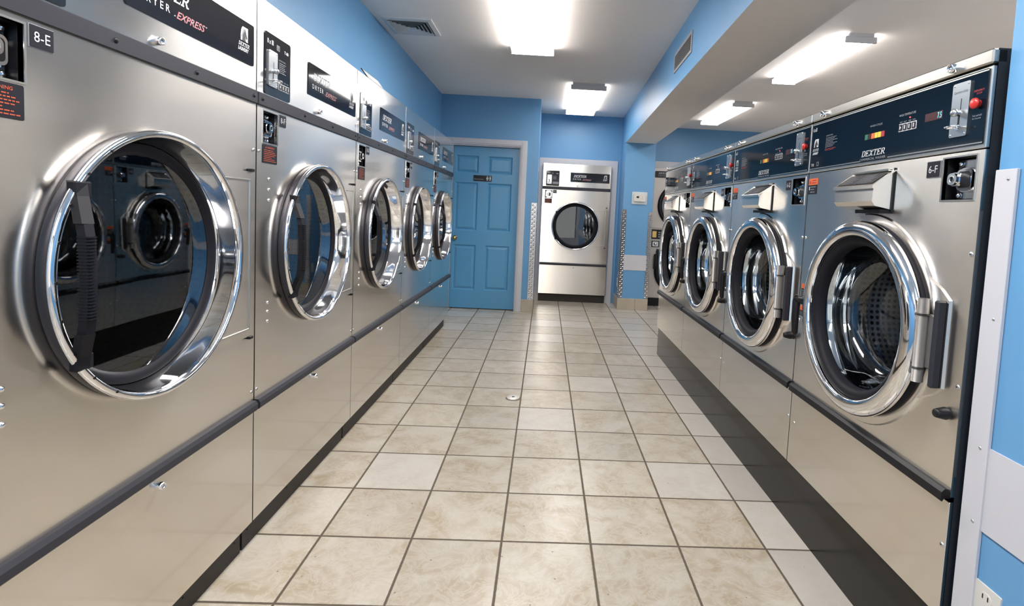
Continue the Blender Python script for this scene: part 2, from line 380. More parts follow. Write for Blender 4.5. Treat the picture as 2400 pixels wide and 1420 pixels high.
# ------------------------------------------------------------------ the room
def wallbox(name, *a, mt='blue_paint'):
    return struct(MB().box(*a, mt).build(name))
struct(MB().quad([(-4.7, -14, 0), (9.6, -14, 0), (9.6, 16, 0), (-4.7, 16, 0)], 'floor_tile').build('floor'))
XL = -4.55
wallbox('ceiling', XL - .2, 2.9, -14, 15.5, 7.70, 7.9, mt='ceiling_paint')
struct(MB().box(2.4, 9.6, -14, 15.5, 7.40, 7.69, 'ceiling_paint').build('ceiling'))
wallbox('wall_left', XL - .2, XL, -14, 12.55, 0, 7.7)
m = MB(); YR = -14     # unseen shopfront added behind the camera for daylight: window X -4.3..2.3, Z 1.1..6.7
m.box(XL - .2, -4.3, YR - .2, YR, 0, 7.7, 'white_trim'); m.box(2.3, 3.3, YR - .2, YR, 0, 7.7, 'white_trim'); m.box(9.2, 9.6, YR - .2, YR, 0, 7.7, 'white_trim'); m.box(3.3, 9.2, YR - .2, YR, 0, 1.1, 'white_trim'); m.box(3.3, 9.2, YR - .2, YR, 6.7, 7.7, 'white_trim'); m.box(-4.3, 2.3, YR - .2, YR, 0, 1.1, 'white_trim'); m.box(-4.3, 2.3, YR - .2, YR, 6.7, 7.7, 'white_trim')
struct(m.build('wall_rear'))
m = MB()
for x in (-4.3, -2.15, 0, 2.2): m.box(x, x + .1, YR - .14, YR - .04, 1.1, 6.7, 'vent_dark')
wf = struct(m.build('window_added_1')); MB().box(-4.3, 2.3, YR - .1, YR - .095, 1.1, 6.7, 'window_glass').build('pane', wf)
m = MB()
for x in (3.3, 5.2, 7.15, 9.1): m.box(x, x + .1, YR - .14, YR - .04, 1.1, 6.7, 'vent_dark')
wf = struct(m.build('window_added_2')); MB().box(3.3, 9.2, YR - .1, YR - .095, 1.1, 6.7, 'window_glass').build('pane', wf)  # second unseen window, added to let daylight into the right hand side
wallbox('wall_right', 9.4, 9.6, -14, 15.5, 0, 7.7, mt='bounce_white')  # unseen wall made white, not blue, to bounce light onto the ceiling
# wall with the restroom door (opening X -4.13..-1.66, Z 0..5.97)
m = MB(); m.box(XL - .2, -4.13, 12.55, 13.1, 0, 7.7, 'blue_paint'); m.box(-1.66, -1.02, 12.55, 15.3, 0, 7.7, 'blue_paint')
m.box(-4.13, -1.66, 12.55, 13.1, 5.97, 7.7, 'blue_paint'); m.box(-4.3, -1.66, 13.1, 13.15, 0, 6.2, 'blue_paint')
struct(m.build('wall_door'))
wallbox('wall_back', -1.1, 9.6, 15.32, 15.5, 0, 7.7)
wallbox('wall_pillar', 2.32, 3.48, 13.95, 15.32, 0, 6.53)
# beam between the two ceilings: left face drifts from X 1.86 near the camera to X 2.32 at the pillar
sx0, sx1 = 1.86 - .0330 * 12, 3.09 - .0258 * 12
m = MB(); vs = [(sx0, -12, 6.52), (sx1, -12, 6.52), (3.48, 15.32, 6.52), (2.34, 15.32, 6.52)]
vs += [(x, y, 7.72) for x, y, z in vs]
m.add(vs, [(4, 5, 6, 7), (0, 4, 7, 3), (1, 2, 6, 5), (0, 1, 5, 4), (2, 3, 7, 6)], 'blue_paint'); m.add(vs[:4], [(0, 1, 2, 3)], 'ceiling_paint')
struct(m.build('wall_beam'))
# stub wall at the near end of the washers
m = MB(); m.box(2.53, 3.0, -12, -3.24, 0, 6.53, 'blue_paint'); m.box(2.53, 3.0, -12, -3.24, 6.53, 7.4, 'blue_paint')
struct(m.build('wall_stub'))
struct(MB().box(2.516, 2.53, -11.9, -3.40, 1.59, 2.19, 'white_trim').build('trim_1'))
tb = struct(MB().box(2.50, 2.529, -3.42, -3.245, 0, 4.15, 'white_trim', .004).build('trim_2'))
for zz in (4.08, 3.1, 2.17, 1.63, .6):
    o = shared('trimscrew', lambda: MB().dome(0, 0, 0, .012, .008, 'silver'), 'screw', tb, (2.5, -3.36, zz)); o.rotation_euler = (0, 0, -pi / 2)
struct(MB().box(2.46, 3.36, 13.935, 13.949, 1.57, 2.17, 'white_trim').build('trim_3'))
# white boards round the built-in machines in the back wall
m = MB(); m.box(-1.018, 2.20, 15.27, 15.32, 0, 5.91, 'white_trim'); struct(m.build('trim_4'))
m = MB(); m.box(3.50, 9.3, 15.27, 15.32, 0, 6.0, 'white_trim'); struct(m.build('trim_5'))
# tiled base boards
def base(name, boxes, joints):
    m = MB()
    for b in boxes: m.box(*b, 'base_tile', .008)
    for b in joints: m.box(*b, 'grout')
    return struct(m.build(name))
base('baseboard_back', [(-1.44, -1.0, 12.52, 12.549, 0, .46), (-1.019, -1.0, 12.55, 15.26, 0, .46)], [])
base('baseboard_pillar', [(2.29, 2.99, 13.915, 13.949, 0, .45), (3.0, 3.50, 13.915, 13.949, 0, .45), (2.29, 2.319, 13.95, 15.26, 0, .45), (3.481, 3.50, 13.95, 15.26, 0, .45)], [(2.99, 3.0, 13.925, 13.949, 0, .44)])

# door casing and leaf
m = MB()
for (a, b) in ((-1.66, -1.44), (-4.35, -4.13)):
    m.box(a, b, 12.50, 12.549, 0, 6.19, 'white_trim', .006); m.box(a + .05, b - .04, 12.485, 12.50, 0, 6.15, 'white_trim', .004)
m.box(-4.13, -1.66, 12.50, 12.549, 5.97, 6.19, 'white_trim', .006); m.box(-4.10, -1.66, 12.485, 12.50, 6.02, 6.15, 'white_trim', .004)
m.box(-1.70, -1.66, 12.55, 13.0, 0, 5.97, 'white_trim'); m.box(-4.13, -4.09, 12.55, 13.0, 0, 5.97, 'white_trim'); m.box(-4.09, -1.70, 12.55, 13.0, 5.93, 5.97, 'white_trim')
struct(m.build('trim_6'))
m = MB(); DX0, DX1, DY = -4.08, -1.71, 12.72
m.box(DX0, DX1, DY + .05, DY + .14, .03, 5.92, 'door_blue')
xs = [(-3.99, -3.16), (-2.86, -1.96)]; xs = [(-4.0, -3.18), (-2.84, -1.96)]; zs = [(4.96, 5.60), (2.88, 4.63), (.70, 2.36)]
# raised frame of stiles and rails
def rect(x0, x1, z0, z1): m.box(x0, x1, DY, DY + .05, z0, z1, 'door_blue')
rect(DX0, xs[0][0], .03, 5.92); rect(xs[0][1], xs[1][0], .03, 5.92); rect(xs[1][1], DX1, .03, 5.92)
for a, b in xs:
    rect(a, b, .03, .70); rect(a, b, 2.36, 2.88); rect(a, b, 4.63, 4.96); rect(a, b, 5.60, 5.92)
    for z0, z1 in zs:        # bevelled field
        i = .05; j = .13
        V = [(a, DY, z0), (b, DY, z0), (b, DY, z1), (a, DY, z1), (a + i, DY + .045, z0 + i), (b - i, DY + .045, z0 + i), (b - i, DY + .045, z1 - i), (a + i, DY + .045, z1 - i),
             (a + j, DY + .012, z0 + j), (b - j, DY + .012, z0 + j), (b - j, DY + .012, z1 - j), (a + j, DY + .012, z1 - j)]
        m.add(V, [(0, 1, 5, 4), (1, 2, 6, 5), (2, 3, 7, 6), (3, 0, 4, 7), (4, 5, 9, 8), (5, 6, 10, 9), (6, 7, 11, 10), (7, 4, 8, 11), (8, 9, 10, 11)], 'door_blue')
door = struct(m.build('door_1'))
MB().revolve([(0, -.17), (.05, -.165), (.075, -.12), (.05, -.07), (.03, -.05), (.03, -.02), (.085, -.015), (.085, 0)], -3.95, 2.6, 'brass', 24, cy=DY).build('door_knob', door)
# restroom sign
t = thing('restroom_sign', 'small black sign with white restroom lettering and two figures on the blue door', 'sign', (-3.02, DY, 4.69))
MB().plate(-.33, .33, 0, .21, -.02, 0, 'label_black', .02).build('plate', t)
MB().text('Restrooms', -.30, .03, .045, .105, -.022, 'print_grey').build('lettering', t)
for cx, skirt in ((.17, True), (.275, False)):
    m = MB().revolve([(.018, 0), (0, 0)], cx, .172, 'print_white', 12, cy=-.022)
    P = [(-.02, .15), (-.045, .09), (-.02, .09), (-.02, .03), (.02, .03), (.02, .09), (.045, .09), (.02, .15)] if skirt else [(-.028, .15), (-.028, .09), (-.018, .09), (-.018, .03), (.018, .03), (.018, .09), (.028, .09), (.028, .15)]
    m.quad([(cx + x, -.022, z) for x, z in P], 'print_white').build('pictogram', t)
MB().box(.22, .226, -.022, -.021, .03, .18, 'print_white').build('dividing_line', t)

# ------------------------------------------------------------------ diamond plate corner guards
def guard(name, x, y, sx, z0, z1, w1, w2, label):
    """L shaped strip on the corner (x,y): one leg along -sx X on the front, one along +Y on the side"""
    t = MB(); th = .012
    xa, xb = sorted((x, x - sx * w1)); t.box(xa, xb, y - th, y, z0, z1, 'diamond'); xa, xb = sorted((x, x + sx * th)); t.box(xa, xb, y - th, y + w2, z0, z1, 'diamond')
    n = int((z1 - z0) / .085)
    for k in range(n):
        for c in range(2):
            cz = z0 + (k + .5) * .085; cx = x - sx * w1 * (.28 + .44 * c); d = 1 if (k + c) % 2 else -1; h = .034; g = .013
            a = (cx - h, y - th, cz - h * d); b_ = (cx + h, y - th, cz + h * d); p = (cx - g * d, y - th, cz + g); q = (cx + g * d, y - th, cz - g); top = (cx, y - th - .016, cz)
            t.add([a, p, b_, q, top], [(0, 1, 4), (1, 2, 4), (2, 3, 4), (3, 0, 4)], 'diamond')
            cy = y + w2 * (.28 + .44 * c); X = x + sx * th
            a = (X, cy - h, cz - h * d); b_ = (X, cy + h, cz + h * d); p = (X, cy - g * d, cz + g); q = (X, cy + g * d, cz - g); top = (X + sx * .016, cy, cz)
            t.add([a, p, b_, q, top], [(0, 1, 4), (1, 2, 4), (2, 3, 4), (3, 0, 4)], 'diamond')
    o = t.build(name); return tag(recalc(o), label, 'corner guard', 'diamond plate corner guards')
guard('corner_guard', -1.018, 12.549, 1, .47, 4.0, .19, .19, 'diamond plate corner guard on the wall end right of the blue door')
guard('corner_guard', 2.318, 13.949, -1, .46, 3.94, .15, .15, 'diamond plate guard on the left corner of the blue pillar')
guard('corner_guard', 3.482, 13.949, 1, .46, 3.88, .15, .15, 'diamond plate guard on the right corner of the blue pillar')

# thermostat, outlets, drain
t = thing('thermostat', 'white thermostat in a clear square guard on the blue pillar', 'thermostat', (2.94, 13.949, 4.16))
MB().plate(-.30, .30, 0, .48, -.035, 0, 'thermo_back', .03).build('guard_plate', t)
MB().plate(-.22, .22, .11, .39, -.10, -.035, 'plastic_white', .03).build('housing', t)
MB().plate(-.13, -.03, .24, .31, -.102, -.10, 'label_black', .005).build('display', t)
for q in ((.08, .12, .28, .31), (.08, .12, .22, .25), (.0, .04, .15, .17)): MB().plate(*q, -.105, -.10, 'thermo_back', .008).build('push_button', t)
def outlet(label, loc, rz, s=1.0):
    t = thing('wall_outlet', label, 'outlet', loc, rz)
    m = MB().plate(-.115 * s, .115 * s, -.18 * s, .18 * s, -.012, 0, 'plastic_white', .01); m.build('cover_plate', t)
    for z in (.09 * s, -.09 * s):
        f = MB().plate(-.05 * s, .05 * s, z - .045 * s, z + .045 * s, -.017, -.012, 'plastic_white', .04 * s).build('socket', t)
        q = MB()
        for dx in (-.022, .022): q.box(dx * s - .004, dx * s + .004, -.019, -.0165, z - .004, z + .028 * s, 'label_black')
        q.build('slot', f)
    return t
outlet('white wall outlet below the white stripe at the bottom right corner', (2.53, -3.515, 1.06), -pi / 2, 1.0)
outlet('tiny white outlet low on the left side of the blue pillar', (2.32, 14.4, 1.02), -pi / 2, 1.0)
t = thing('floor_drain', 'round metal cleanout cover set in the tile floor of the aisle', 'drain', (-1.15, 3.40, 0))
MB().revolve([(0, .03), (.125, .03), (.13, .02), (.13, 0)], 0, 0, 'drain_metal', 32).build('cover', t, None, (pi / 2, 0, 0))
MB().box(-.025, .025, -.025, .025, .0301, .0312, 'black').build('key_slot', t)
MB().revolve([(.15, .004), (.132, .004)], 0, 0, 'grout', 32).build('ring', t, None, (pi / 2, 0, 0))

# ------------------------------------------------------------------ ceiling fixtures
def ceiling_light(x0, x1, y0, y1, ztop, label, h=.20, tube='lens_full'):
    cx, cy = (x0 + x1) / 2, (y0 + y1) / 2; t = thing('ceiling_light', label, 'light fixture', (cx, cy, ztop - h), 0, 'fluorescent ceiling lights'); a, b = (x1 - x0) / 2, (y1 - y0) / 2
    MB().box(-a + .05, a - .05, -b + .02, b - .02, h - .07, h - .001, 'fixture_white').build('housing', t)
    m = MB()
    P = [(-a + .01, h - .07), (-a + .01, .03), (-a + .05, 0), (a - .05, 0), (a - .01, .03), (a - .01, h - .07)]
    k = len(P); vs = [(x, -b + .05, z) for x, z in P] + [(x, b - .05, z) for x, z in P]
    m.add(vs, [(i, (i + 1) % k, k + (i + 1) % k, k + i) for i in range(1, k - 2)], tube); m.add(vs, [(i, i + 1, k + i + 1, k + i) for i in (0, k - 2)], tube + '_side'); m.build('lens', t)
    for s in (-1, 1):
        ys = sorted((s * b, s * (b - .05)))
        q = MB().box(-a, a, ys[0], ys[1], -.005, h - .06, 'fixture_white', .004); q.box(-a + .06, a - .06, ys[0], ys[1], h - .06, h - .001, 'fixture_white'); q.build('end_cap', t)
ceiling_light(-1.69, -.655, 2.05, 6.5, 7.70, 'large bright ceiling light over the aisle, cut by the top of the frame', .20, 'lens_mid')
ceiling_light(-.08, 1.02, 9.81, 14.2, 7.70, 'bright square-looking ceiling light in front of the built-in back dryer', .20, 'lens_dim')
ceiling_light(4.92, 5.52, 3.4, 6.85, 7.40, 'nearer and longer of the two lights on the right hand ceiling above the washers', .17, 'lens_mid')
ceiling_light(4.95, 5.62, 9.75, 13.3, 7.40, 'farther and smaller of the two lights on the right hand ceiling above the washers', .17, 'lens_dim')
ceiling_light(-1.69, -.655, -5.7, -1.25, 7.70, 'unseen ceiling light added above the camera to continue the aisle row, outside the top of the frame')  # unseen fixture, added in line with the aisle row
ceiling_light(4.92, 5.52, -3.4, .05, 7.40, 'unseen right hand ceiling light added above the near washers to continue the row, outside the top of the frame', .17)  # unseen fixture, added in line with the right hand row
ceiling_light(-1.6, -.6, -13.2, -8.8, 7.70, 'unseen aisle ceiling light added behind the camera for more light, outside the frame')  # extra fixture added behind the camera for light and reflections
ceiling_light(4.92, 5.52, -10.4, -7.0, 7.40, 'unseen right hand ceiling light added behind the camera for more light, outside the frame', .17)  # extra fixture added to light the right room from behind
ceiling_light(7.9, 8.5, -5.4, -2.0, 7.40, 'unseen fill light added near the far right wall to brighten the right hand ceiling, outside the frame', .17)  # made-up fixture, added as fill for the right hand ceiling

# ceiling diffuser
t = thing('ceiling_vent', 'square white louvred air diffuser on the ceiling near the left wall', 'vent', (-3.86, 5.45, 7.70))
m = MB(); A = .52
def ringsq(m, a, b, za, zb, mt):
    P = [(-a, -a), (a, -a), (a, a), (-a, a)]; Q = [(-b, -b), (b, -b), (b, b), (-b, b)]
    m.add([(x, y, za) for x, y in P] + [(x, y, zb) for x, y in Q], [(i, (i + 1) % 4, 4 + (i + 1) % 4, 4 + i) for i in range(4)], mt)
ringsq(m, .54, .54, -.001, -.03, 'vent_white'); ringsq(m, .54, .44, -.03, -.045, 'vent_white'); m.build('frame', t)
m = MB()
for a in (.43, .35, .27, .19, .11): ringsq(m, a, a - .055, -.055, -.015, 'vent_white'); ringsq(m, a, a - .055, -.06, -.02, 'vent_white')
m.build('louvres', t); MB().box(-.44, .44, -.44, .44, -.012, -.001, 'vent_dark').build('backing', t)
# return grille on the beam
sl = math.atan2(2.34 - sx0, 27.32)
gx = lambda y: sx0 + (y + 12) * (2.34 - sx0) / 27.32
t = thing('wall_grille', 'small grey slatted air grille on the blue face of the beam', 'grille', (gx(4.2), 4.2, 7.07), -sl - pi / 2)
m = MB(); m.plate(-.82, .82, -.21, .21, -.02, 0, 'grille_grey', .01); m.build('frame', t)
m = MB(); m.plate(-.74, .74, -.15, .15, -.0215, -.02, 'vent_dark'); m.build('backing', t)
m = MB()
for i in range(7):
    z = -.13 + i * .043; m.xprism([(-.022, z + .012), (-.035, z - .012), (-.032, z - .016), (-.0215, z + .004)], -.73, .73, 'grille_grey')
m.build('slats', t)

# ------------------------------------------------------------------ machine pieces (front face at y=0, viewer at -y)
def rivet(parent, u, z, r=.018): return shared(('rivet', r), lambda: MB().dome(0, 0, 0, r, r * .75, 'chrome', 16), 'rivet', parent, (u, 0, z))
def screw(parent, u, z, r=.014):
    def f():
        m = MB().dome(0, 0, 0, r, r * .55, 'silver', 14); m.cyl(0, 0, -r * .58, -r * .5, r * .3, 'black', 6); return m
    return shared(('screw', r), f, 'screw', parent, (u, 0, z))
def keylock(parent, u, z, y=0, r=.028):
    def f():
        m = MB().revolve([(r * 1.1, 0), (r * 1.1, -.02), (r, -.045), (r * .72, -.048), (r * .68, -.04), (0, -.04)], 0, 0, 'chrome', 24)
        m.revolve([(r * .42, -.041), (r * .28, -.041)], 0, 0, 'black', 16); return m
    return shared(('key', r), f, 'key_lock', parent, (u, y, z))
def lock(parent, u0, u1, z0, z1):
    """coin box lock standing in a black recess"""
    t = MB(); D = .22
    t.add([(u0, 0, z0), (u1, 0, z0), (u1, 0, z1), (u0, 0, z1), (u0, D, z0), (u1, D, z0), (u1, D, z1), (u0, D, z1)],
          [(0, 1, 5, 4), (1, 2, 6, 5), (2, 3, 7, 6), (3, 0, 4, 7), (4, 5, 6, 7)], 'recess')
    w_, h_ = u1 - u0, z1 - z0
    fr = .012      # thin bright lip
    for b in ((u0 - fr, u1 + fr, z0 - fr, z0), (u0 - fr, u1 + fr, z1, z1 + fr), (u0 - fr, u0, z0, z1), (u1, u1 + fr, z0, z1)):
        t.box(b[0], b[1], -.006, .004, b[2], b[3], 'steel_edge')
    o = t.build('lock_recess', parent)
    cx, cz = (u0 + u1) / 2, (z0 + z1) / 2
    MB().plate(cx - .12, cx + .135, cz - .15, cz + .15, .09, .22, 'chrome_soft', .025).build('lock_plate', o)
    for dx in (-.098, .112):
        for dz in (-.125, .125): shared('bolt', lambda: MB().dome(0, 0, 0, .024, .02, 'chrome', 16), 'bolt', o, (cx + dx, .09, cz + dz))
    m = MB()      # squarish cast frame with a dark hollow, barrel set to its left
    m.plate(cx - .07, cx + .105, cz - .10, cz + .085, .06, .09, 'chrome', .04); m.plate(cx - .058, cx + .093, cz - .088, cz + .073, .03, .06, 'chrome', .035)
    m.plate(cx - .045, cx + .078, cz - .07, cz + .055, .028, .03, 'black', .025); m.build('lock_housing', o)
    m = MB(); m.plate(cx - .085, cx + .018, cz - .058, cz + .048, .0, .05, 'chrome', .035); m.plate(cx - .078, cx + .010, cz - .05, cz + .04, -.03, .0, 'chrome', .035)
    m.revolve([(.028, -.031), (.022, -.035), (.02, -.031), (0, -.031)], cx - .034, cz - .006, 'silver', 20); m.box(cx - .038, cx - .030, -.037, -.031, cz - .022, cz + .01, 'black')
    m.build('lock_barrel', o)
    return o
def number_label(parent, u0, u1, z0, z1, txt):
    o = MB().plate(u0 - .004, u1 + .004, z0 - .004, z1 + .004, -.006, 0, 'print_grey').plate(u0, u1, z0, z1, -.009, -.006, 'label_black').build('number_label', parent)
    w_ = u1 - u0; MB().text(txt, u0 + w_ * .16, u1 - w_ * .16, z0 + (z1 - z0) * .26, z1 - (z1 - z0) * .26, -.0105, 'print_white').build('lettering', o)
    return o
def horse(m, x0, z0, w_, h_, y, fg='print_white', bg='label_black'):
    P = lambda pts: [(x0 + a * w_, y, z0 + b * h_) for a, b in pts]
    m.quad(P([(.0, 0), (1, 0), (1, 1), (.25, 1), (.08, .8), (0, .45)]), fg); y -= .002
    P = lambda pts: [(x0 + a * w_, y, z0 + b * h_) for a, b in pts]
    m.quad(P([(.18, 0), (.26, .35), (.42, .62), (.50, .72), (.56, .9), (.64, .74), (.74, .55), (.90, .28), (.82, .18), (.70, .24), (.60, .38), (.62, .2), (.68, 0)]), bg)
    for i in range(5):
        a = .12 + .07 * i; b = .3 + .12 * i; m.quad(P([(a - .05, b), (a + .07, b - .06), (a + .08, b - .01), (a - .03, b + .05)]), bg)
    return m
def coin_plate(parent, u0, u1, z0, z1, y=-.008, words=False):
    w_, h_ = u1 - u0, z1 - z0; cx = (u0 + u1) / 2
    o = MB().plate(u0, u1, z0, z1, y - .014, y, 'silver', .016).build('coin_slot_plate', parent); yy = y - .014
    for dx in (.018, w_ - .018):
        for dz in (.018, h_ - .018): shared('platescrew', lambda: MB().dome(0, 0, 0, .009, .005, 'chrome', 10), 'screw', o, (u0 + dx, yy, z0 + dz))
    MB().box(cx - .003 + .01, cx + .003 + .01, yy - .001, yy, z0 + h_ * .50, z0 + h_ * .70, 'black').box(cx - .009, cx + .009, yy - .001, yy, z0 + h_ * .14, z0 + h_ * .40, 'black').build('coin_slot', o)
    MB().revolve([(.022, 0), (.022, -.02), (.030, -.028), (.030, -.045), (.02, -.055), (0, -.056)], cx - .005, z0 + h_ * .44, 'silver', 20, cy=yy).build('return_knob', o)
    m = MB(); ring = [(cx + .062 * cos(a), yy - .045 + .035 * sin(a), z0 + h_ * .17) for a in [2 * pi * i / 20 for i in range(21)]]; m.tube(ring, .008, 'chrome', 8); m.box(cx - .007, cx + .007, yy - .03, yy, z0 + h_ * .12, z0 + h_ * .2, 'chrome'); m.build('coin_lever', o)
    if words: MB().text('Quarters Only', u0 + .02, u1 - .02, z1 - .085, z1 - .06, yy - .002, 'print_dim').build('lettering', o)
    return o
def buttons(parent, u0, u1, z0, z1, y):
    o = MB().plate(u0, u1, z0, z1, y - .003, y, 'print_white', .006).build('button_frame', parent); w_ = (u1 - u0) / 4
    for i in range(4):
        m = MB().plate(u0 + w_ * (i + .12), u0 + w_ * (i + .88), z0 + .008, z1 - .008, y - .008, y - .003, 'label_black', .005)
        if i: m.text('1', u0 + w_ * (i + .4), u0 + w_ * (i + .62), z0 + .018, z1 - .018, y - .009, 'print_white')
        else: m.quad([(u0 + w_ * .3, y - .009, z0 + .015), (u0 + w_ * .72, y - .009, (z0 + z1) / 2), (u0 + w_ * .3, y - .009, z1 - .015)], 'thermo_back')
        m.build('push_button', o)
    return o

DW = 2.801
def drum(parent, cx, cz, r0, r1, y0, y1, mt):
    o = MB().revolve([(r0, y0), (r1, y0 + .06), (r1, y1)], cx, cz, mt, 64, cap=True).build('drum', parent)
    return o
def dryer(name_txt, W=DW, depth=.95, H=5.68, label='', loc=(0, 0, 0), rz=0):
    t = thing('tumble_dryer', label, 'dryer', loc, rz, 'tumble dryers'); g = .010; CX_, CZ_, HR = 1.42, 3.17, .925
    # body behind the skins
    m = MB()
    m.add([(g, .03, 0.33), (W - g, .03, .33), (W - g, .03, H), (g, .03, H), (g, depth, .33), (W - g, depth, .33), (W - g, depth, H), (g, depth, H)], [(1, 2, 6, 5), (0, 4, 7, 3), (2, 3, 7, 6), (4, 5, 6, 7), (0, 1, 5, 4)], 'dark_side')
    m.box(.05, W - .05, .14, depth - .02, .02, .33, 'dark_side'); m.build('cabinet', t)
    e = .012
    m = MB(); m.box(g, W - g, 0, .03, 1.60, 2.10, 'steel')
    m.holed(g, W - g, 2.10, 4.24, 0, CX_, CZ_, HR, 'steel')
    m.add([(g, 0, 2.1), (g, .03, 2.1), (g, .03, 4.24), (g, 0, 4.24)], [(0, 1, 2, 3)], 'steel'); m.add([(W - g, 0, 2.1), (W - g, .03, 2.1), (W - g, .03, 4.24), (W - g, 0, 4.24)], [(0, 1, 2, 3)], 'steel')
    u0, u1, z0, z1 = .12, .415, 4.27, 4.585
    m.box(g, u0, 0, .03, 4.24, 4.66, 'steel'); m.box(u1, W - g, 0, .03, 4.24, 4.66, 'steel'); m.box(u0, u1, 0, .03, 4.24, z0, 'steel'); m.box(u0, u1, 0, .03, z1, 4.66, 'steel')
    m.build('front_panel', t)
    MB().box(g, W - g, 0, .03, 4.74, H, 'steel', .004).build('upper_panel', t)
    MB().box(g, W - g, 0, .03, .335, 1.58, 'steel_lower', .004).build('lower_panel', t)
    k = MB().box(.02, W - .02, .12, .14, 0, .34, 'kick').build('kick_plate', t)
    for u in (.12, 1.0, 1.9, 2.68): shared('kickscrew', lambda: MB().dome(0, 0, 0, .012, .006, 'black', 10), 'screw', k, (u, .12, .17))
    s_ = MB().box(g, W - g, -.02, .03, 4.625, 4.75, 'strip_black', .006).build('trim_strip', t)
    for u in (.08, 1.03, 1.86, 2.72): shared('stripscrew', lambda: MB().dome(0, 0, 0, .018, .012, 'black', 14), 'screw', s_, (u, -.02, 4.69))
    MB().xprism([(.03, 1.635), (-.035, 1.63), (-.055, 1.60), (-.055, 1.545), (-.04, 1.53), (.0, 1.53), (.03, 1.55)], g + .01, W - g - .01, 'strip_black').build('grip_strip', t)
    for z in (3.9, 3.79, 3.68, 2.60, 2.505, 2.40): rivet(t, .25, z)
    for u in (.05, W - .05):
        for z in (4.17, 1.73): screw(t, u, z, .018)
    keylock(t, 1.43, 4.79 + .02); keylock(t, 1.43, 1.44)
    lock(t, u0, u1, z0, z1)
    number_label(t, .445, .59, 4.48, 4.60, name_txt)
    w_ = MB().plate(.115, .41, 4.06, 4.25, -.004, 0, 'label_black', .012).build('warning_label', t)
    m = MB().text('WARNING', .20, .345, 4.212, 4.232, -.0055, 'print_orange', bold=.01); m.quad([(.165, -.0055, 4.212), (.19, -.0055, 4.212), (.1775, -.0055, 4.234)], 'print_orange')
    m.lines(.14, .385, 4.075, 4.203, 7, -.0055, 'print_orange', .35); m.build('lettering', w_)
    # control panel
    c = MB().plate(.135, .675, 4.765, 5.385, -.008, 0, 'panel_grey', .025).build('control_panel', t); y = -.0095
    coin_plate(c, .185, .365, 4.85, 5.215)
    m = MB().text('8 x', .175, .245, 5.275, 5.325, y, 'print_white', bold=.02)
    m.plate(.26, .30, 5.275, 5.325, y - .001, y, 'print_grey', .008)
    m.plate(.365, .43, 5.25, 5.305, y - .001, y, 'print_grey'); m.plate(.37, .425, 5.255, 5.30, y - .002, y, 'label_black'); m.lines(.375, .42, 5.258, 5.297, 3, y - .003, 'print_grey', .5)
    m.text('T-80', .53, .625, 5.255, 5.29, y, 'print_white', bold=.03)
    m.text('INSTRUCTIONS', .42, .56, 5.155, 5.172, y, 'print_grey'); m.lines(.44, .61, 5.03, 5.145, 6, y, 'print_grey', .35); m.box(.425, .429, y - .001, y, 5.03, 5.145, 'print_grey')
    for i, s in enumerate(('START', 'HIGH', 'MED', 'LOW')): m.text(s, .415 + i * .058, .455 + i * .058, 4.942, 4.955, y, 'print_grey')
    m.build('lettering', c); buttons(c, .41, .645, 4.855, 4.925, -.008)
    # name panel
    c = MB().plate(1.13, 2.73, 4.965, 5.345, -.008, 0, 'panel_grey', .02).build('name_panel', t)
    m = MB().wordmark(1.255, 1.80, 5.155, 5.25, y, 'print_white'); m.text('D R Y E R', 1.24, 1.56, 5.055, 5.11, y, 'print_white', 0, .012)
    m.text('EXPRESS', 1.63, 1.98, 5.04, 5.10, y, 'print_red', .35, .03); m.text('EXPRESS', 1.638, 1.975, 5.043, 5.097, y - .001, 'print_grey', .35, -.005)
    m.quad([(1.60, y, 5.05), (1.625, y, 5.05), (1.615, y, 5.062)], 'print_grey'); m.quad([(1.985, y, 5.095), (2.01, y, 5.095), (1.995, y, 5.083)], 'print_grey')
    e_ = horse(MB(), 2.50, 5.155, .12, .13, y); e_.wordmark(2.465, 2.655, 5.105, 5.14, y, 'print_white'); e_.text('LAUNDRY', 2.46, 2.635, 5.06, 5.095, y, 'print_white', .25, .04); e_.build('emblem', c)
    m.build('lettering', c)
    # service panel behind the door
    P = [(CX_ + .985 * cos(a), CZ_ + .985 * sin(a)) for a in [math.asin(-.84 / .985) + (math.asin(.78 / .985) + math.asin(.84 / .985)) * i / 24 for i in range(25)]] + [(2.71, 3.95), (2.71, 2.33)]
    sp = recalc(MB().prism(P, -.028, 0, 'steel').build('service_panel', t)); m = MB()
    for b in ((2.16, 2.64, 3.86, 3.875), (2.10, 2.64, 2.40, 2.415), (2.63, 2.645, 2.40, 3.875)): m.box(b[0], b[1], -.036, -.028, b[2], b[3], 'steel_edge', .003)
    m.build('panel_bead', sp)
    for z in (3.965, 2.315): MB().box(2.64, 2.70, -.045, .0, z - .015, z + .015, 'black', .005).build('hinge_pin', sp)
    # door
    MB().revolve([(HR, .0), (.966, .0), (.972, -.012), (.972, -.05), (.968, -.066), (.962, -.074), (.96, -.078)], CX_, CZ_, 'band_metal', 128).build('door_gasket', t)
    d = MB().revolve([(.965, -.07), (.982, -.076), (.986, -.086), (.983, -.098), (.972, -.109), (.955, -.112), (.94, -.106), (.932, -.09), (.925, -.05), (.915, .0), (.902, .06), (.89, .10), (.875, .125)], CX_, CZ_, 'chrome', 128).build('door_ring', t)
    for i in range(9):
        a = radians(125 + i * 14); shared('ventdot', lambda: MB().cyl(0, 0, -.002, .002, .010, 'black', 10), 'vent_hole', d, (CX_ + .955 * cos(a), -.112, CZ_ + .955 * sin(a)))
    MB().revolve([(.885, .10), (.86, .085), (.83, .09), (.80, .11), (.795, .13)], CX_, CZ_, 'rubber', 96).build('door_seal', t)
